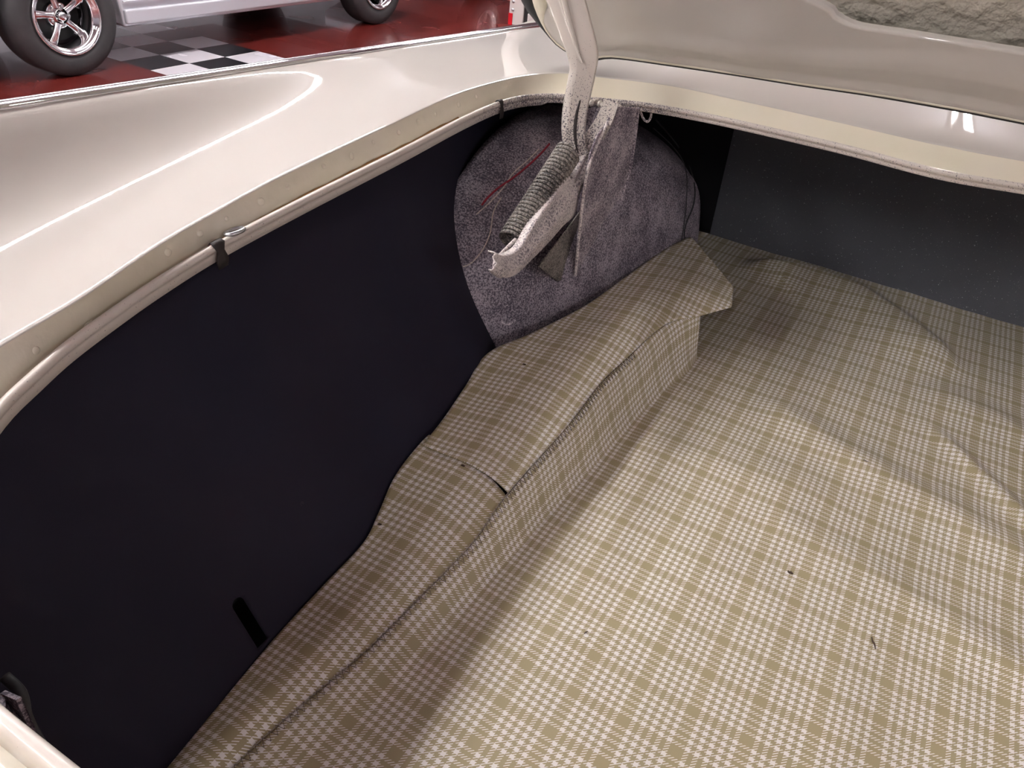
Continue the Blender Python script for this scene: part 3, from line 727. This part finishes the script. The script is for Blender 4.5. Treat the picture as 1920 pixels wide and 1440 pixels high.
# crumbs on the mat
def crumb(px, py, L, wd, ang, lab, z=.5):
    p = at(px, py, z=z + .004); dz = bumpz(p.x, p.y) if z == .5 else 0; p.z += dz
    P = [Vector((p.x + math.cos(ang) * L * (k / 6 - .5), p.y + math.sin(ang) * L * (k / 6 - .5) + .12 * L * math.sin(k), p.z)) for k in range(7)]
    o = tube('crumb', [q - p for q in P], [wd * (.35 + .65 * math.sin(math.pi * (k + .5) / 7)) for k in range(7)], CRUMB, None, 7); o.location = p
    tag(o, lab, 'crumb', 'crumbs lying on the plaid mat')
crumb(1482, 1073, .008, .0022, 2.8, 'small round brown crumb in the middle of the mat floor')
crumb(1638, 1205, .020, .0013, 1.9, 'long thin dry twig on the right of the mat floor')
crumb(868, 873, .006, .0016, .4, 'tiny dark crumb by the cross seam of the side flap', .603)
crumb(983, 683, .006, .0016, .6, 'tiny dark crumb on the side flap below the wheel housing', .617)
crumb(712, 983, .006, .0016, .6, 'tiny dark crumb on the side flap next to the navy board', .562)
crumb(1618, 874, .010, .0008, .3, 'short curled dark fibre on the upper mat floor')
crumb(1098, 1188, .007, .0010, 1.2, 'thin crumb left of centre on the mat floor')

# ------------------------------------------------------------------ background vehicles
def tyre_parts(parent, side, rr=.335, wdt=.22, rim=.205, chrome=True):
    """a wheel in its own frame: axle along X, outer face towards +X"""
    wl = link(bpy.data.objects.new('wheel', None), parent); wl.location = side
    h_ = wdt / 2
    prof = [(h_ - .02, rim), (h_ - .002, rim + .012), (h_ + .006, rim + .045), (h_ + .004, rim + .08), (h_ - .008, rr - .022), (h_ - .022, rr - .006), (h_ - .045, rr),
            (-h_ + .045, rr), (-h_ + .022, rr - .006), (-h_, rim + .07), (-h_, rim + .02), (-h_ + .03, rim)]
    obj('tyre', *lathe_x(prof, 96), TYRE, wl)
    prof = [(h_ + .004, rim + .006), (h_ + .010, rim + .004), (h_ + .010, rim - .004), (h_ + .002, rim - .010), (h_ - .012, rim - .020), (h_ - .016, rim - .030), (h_ - .03, rim - .032), (h_ - .055, rim - .040), (-h_, rim - .042), (-h_, rim)]
    obj('rim', *lathe_x(prof, 96), CHROME, wl)
    obj('brake_drum', *lathe_x([(-.02, 0), (-.02, .15), (-.08, .15), (-.08, 0)], 40, False), DARKM, wl)
    hub = lathe_x([(.072, 0), (.072, .020), (.066, .026), (.060, .028), (.045, .030), (.040, .034), (.032, .060), (.030, .072), (.005, .078), (-.02, .07), (-.02, 0)], 48, False)
    obj('hub', *hub, ALU, wl)
    for k in range(5):
        a = R(100 + 72 * k); ca, sa_ = math.cos(a), math.sin(a); rows = []
        for f in [i / 12 for i in range(13)]:
            r_ = .045 + (.172 - .045) * f; wd = .030 - .004 * math.sin(f * math.pi) + .010 * f * f; d = .030 + .006 * math.sin(math.pi * f) - .012 * f
            row = []
            for q in range(10):
                t = 2 * math.pi * q / 10; yy = wd * math.cos(t) * .8; xx = d + .016 * math.sin(t)
                row.append(Vector((xx, r_ * ca - yy * sa_, r_ * sa_ + yy * ca)))
            rows.append(row)
        grid('spoke', rows, ALU, wl, closed=True)
        a2 = a + R(36); nut = lathe_x([(.042, 0), (.042, .006), (.038, .0095), (.024, .0095), (.024, .014), (.02, .014)], 12, False)
        obj('lug_nut', [v + Vector((0, .056 * math.cos(a2), .056 * math.sin(a2))) for v in nut[0]], nut[1], ZINC, wl)
    return wl
def body_side(parent, prof, arches, x0, x1, mat, name='body'):
    """closed side profile (y, z) with wheel arches cut as arcs along the bottom, extruded in x"""
    pts = list(prof); bot = []
    y = prof[0][0]
    ybot = .23
    for (c_, r_) in arches:
        bot.append((c_ - r_, ybot)); bot += [(c_ - r_ * math.cos(math.pi * k / 14), .30 + r_ * math.sin(math.pi * k / 14)) for k in range(15)]; bot.append((c_ + r_, ybot))
    pts = [(prof[0][0], ybot + .1)] + bot + [(prof[-1][0], ybot + .1)] + list(reversed(prof))
    n = len(pts); V = []; F = []
    XS = [(x1, .0, 1), (x1, .0, 1)]
    for x, ins in ((x1 - .05, -.0), (x1, .0), (x0, 0)):
        V += [Vector((x, a, b)) for a, b in pts]
    V = [Vector((x1, a, b)) for a, b in pts] + [Vector((x0, a, b)) for a, b in pts]
    F = [tuple(range(n)), tuple(range(2 * n - 1, n - 1, -1))] + [(i, i + n, (i + 1) % n + n, (i + 1) % n) for i in range(n)]
    return bevel(obj(name, V, F, mat, parent, False), .02, 3)
ang = -math.atan2(.0858, .9963)
sx, sy = -4.56, 3.20
scar = thing('silver_car', 'silver car with polished five-spoke wheels parked beyond the cream fender', 'car', (sx, sy, 0), ang)
tyre_parts(scar, (-.085, 0, .335))
tyre_parts(scar, (-.085, 2.86, .335))
prof = [(-.75, .72), (-.7, .78), (-.3, .86), (.4, .95), (.8, 1.25), (1.3, 1.34), (1.9, 1.18), (2.3, .92), (3.2, .84), (3.55, .7)]
body_side(scar, prof, [(0, .39), (2.86, .39)], -1.75, -.02, SILVER)
V_, F_ = box(-.02, 1.375, .295, .05, 1.95, .085); bevel(obj('sill_panel', V_, F_, SILVER, scar, False), .012, 3)
V_, F_ = box(-.005, 1.375, .385, .012, 1.95, .012); bevel(obj('sill_trim', V_, F_, SILVER, scar, False), .004)
V_, F_ = box(-.95, 1.4, .27, 1.5, 2.0, .06); obj('underbody', V_, F_, DARKM, scar, False)
for y in (0, 2.86):
    V_, F_ = box(-.9, y, .33, 1.4, .12, .12); obj('axle', V_, F_, DARKM, scar, False)
    obj('wheel', [v + Vector((-1.6, y, .335)) for v in lathe_x([(-.1, .1), (-.1, .335), (.1, .335), (.1, .1)], 48)[0]], lathe_x([(-.1, .1), (-.1, .335), (.1, .335), (.1, .1)], 48)[1], TYRE, scar)
dcar = thing('dark_car', 'black car whose tyre shows at the top edge behind the silver car', 'car', (-4.42, 8.25, 0), ang)
def side_glass(car_, y0):
    G = [(.62, .97), (.92, 1.19), (1.28, 1.265), (1.40, 1.25), (1.40, .955)]; G2 = [(1.45, .955), (1.45, 1.24), (1.80, 1.14), (2.12, .95)]
    for g_ in (G, G2):
        V_, F_ = prism([Vector((-.012, a, b)) for a, b in g_], .02, (1, 0, 0)); obj('side_window', V_, F_, GLASS, car_, False)
    V_, F_ = box(-.012, 1.42, .60, .02, .008, .62); obj('door_gap', V_, F_, DARKM, car_, False)
    V_, F_ = box(-.0, 1.22, .82, .03, .14, .022); bevel(obj('door_handle', V_, F_, CHROME, car_, False), .005)
    V_, F_ = box(-.88, -.78, .42, 1.6, .1, .12); bevel(obj('bumper', V_, F_, CHROME, car_, False), .03, 3)
GLASS = N('dark_window_glass').set((.02, .024, .028), .05, 0, spec=.8).m
side_glass(scar, 0); side_glass(dcar, 0)
tyre_parts(dcar, (-.085, 0, .33), .33); tyre_parts(dcar, (-.085, 2.7, .33), .33)
body_side(dcar, prof, [(0, .39), (2.7, .39)], -1.75, -.02, DARKP)
# white post with the red band
post = thing('steel_post', 'white steel post with a red band beyond the raised boot lid', 'post', (-3.455, 7.2, 0))
V_, F_ = box(0, 0, 1.3, .15, .24, 2.6); bevel(obj('column', V_, F_, WHITEP, post, False), .006)
V_, F_ = box(-.055, -.122, .05, .042, .006, .10); obj('red_band', V_, F_, REDP, post, False)
V_, F_ = box(.098, .0, .5, .042, .2, 1.0); obj('rubber_guard', V_, F_, DARKM, post, False)
V_, F_ = box(.205, .0, .06, .165, .24, .12); bevel(obj('foot_box', V_, F_, WHITEP, post, False), .006)
for k, z in enumerate((.20, .13)):
    V1, F1 = lathe_x([(0, 0), (0, .014), (.006, .012), (.008, 0)], 14, False)
    obj('bolt', [Vector((v.y - .035, -.121 - v.x, v.z + z)) for v in V1], F1, ZINC, post)
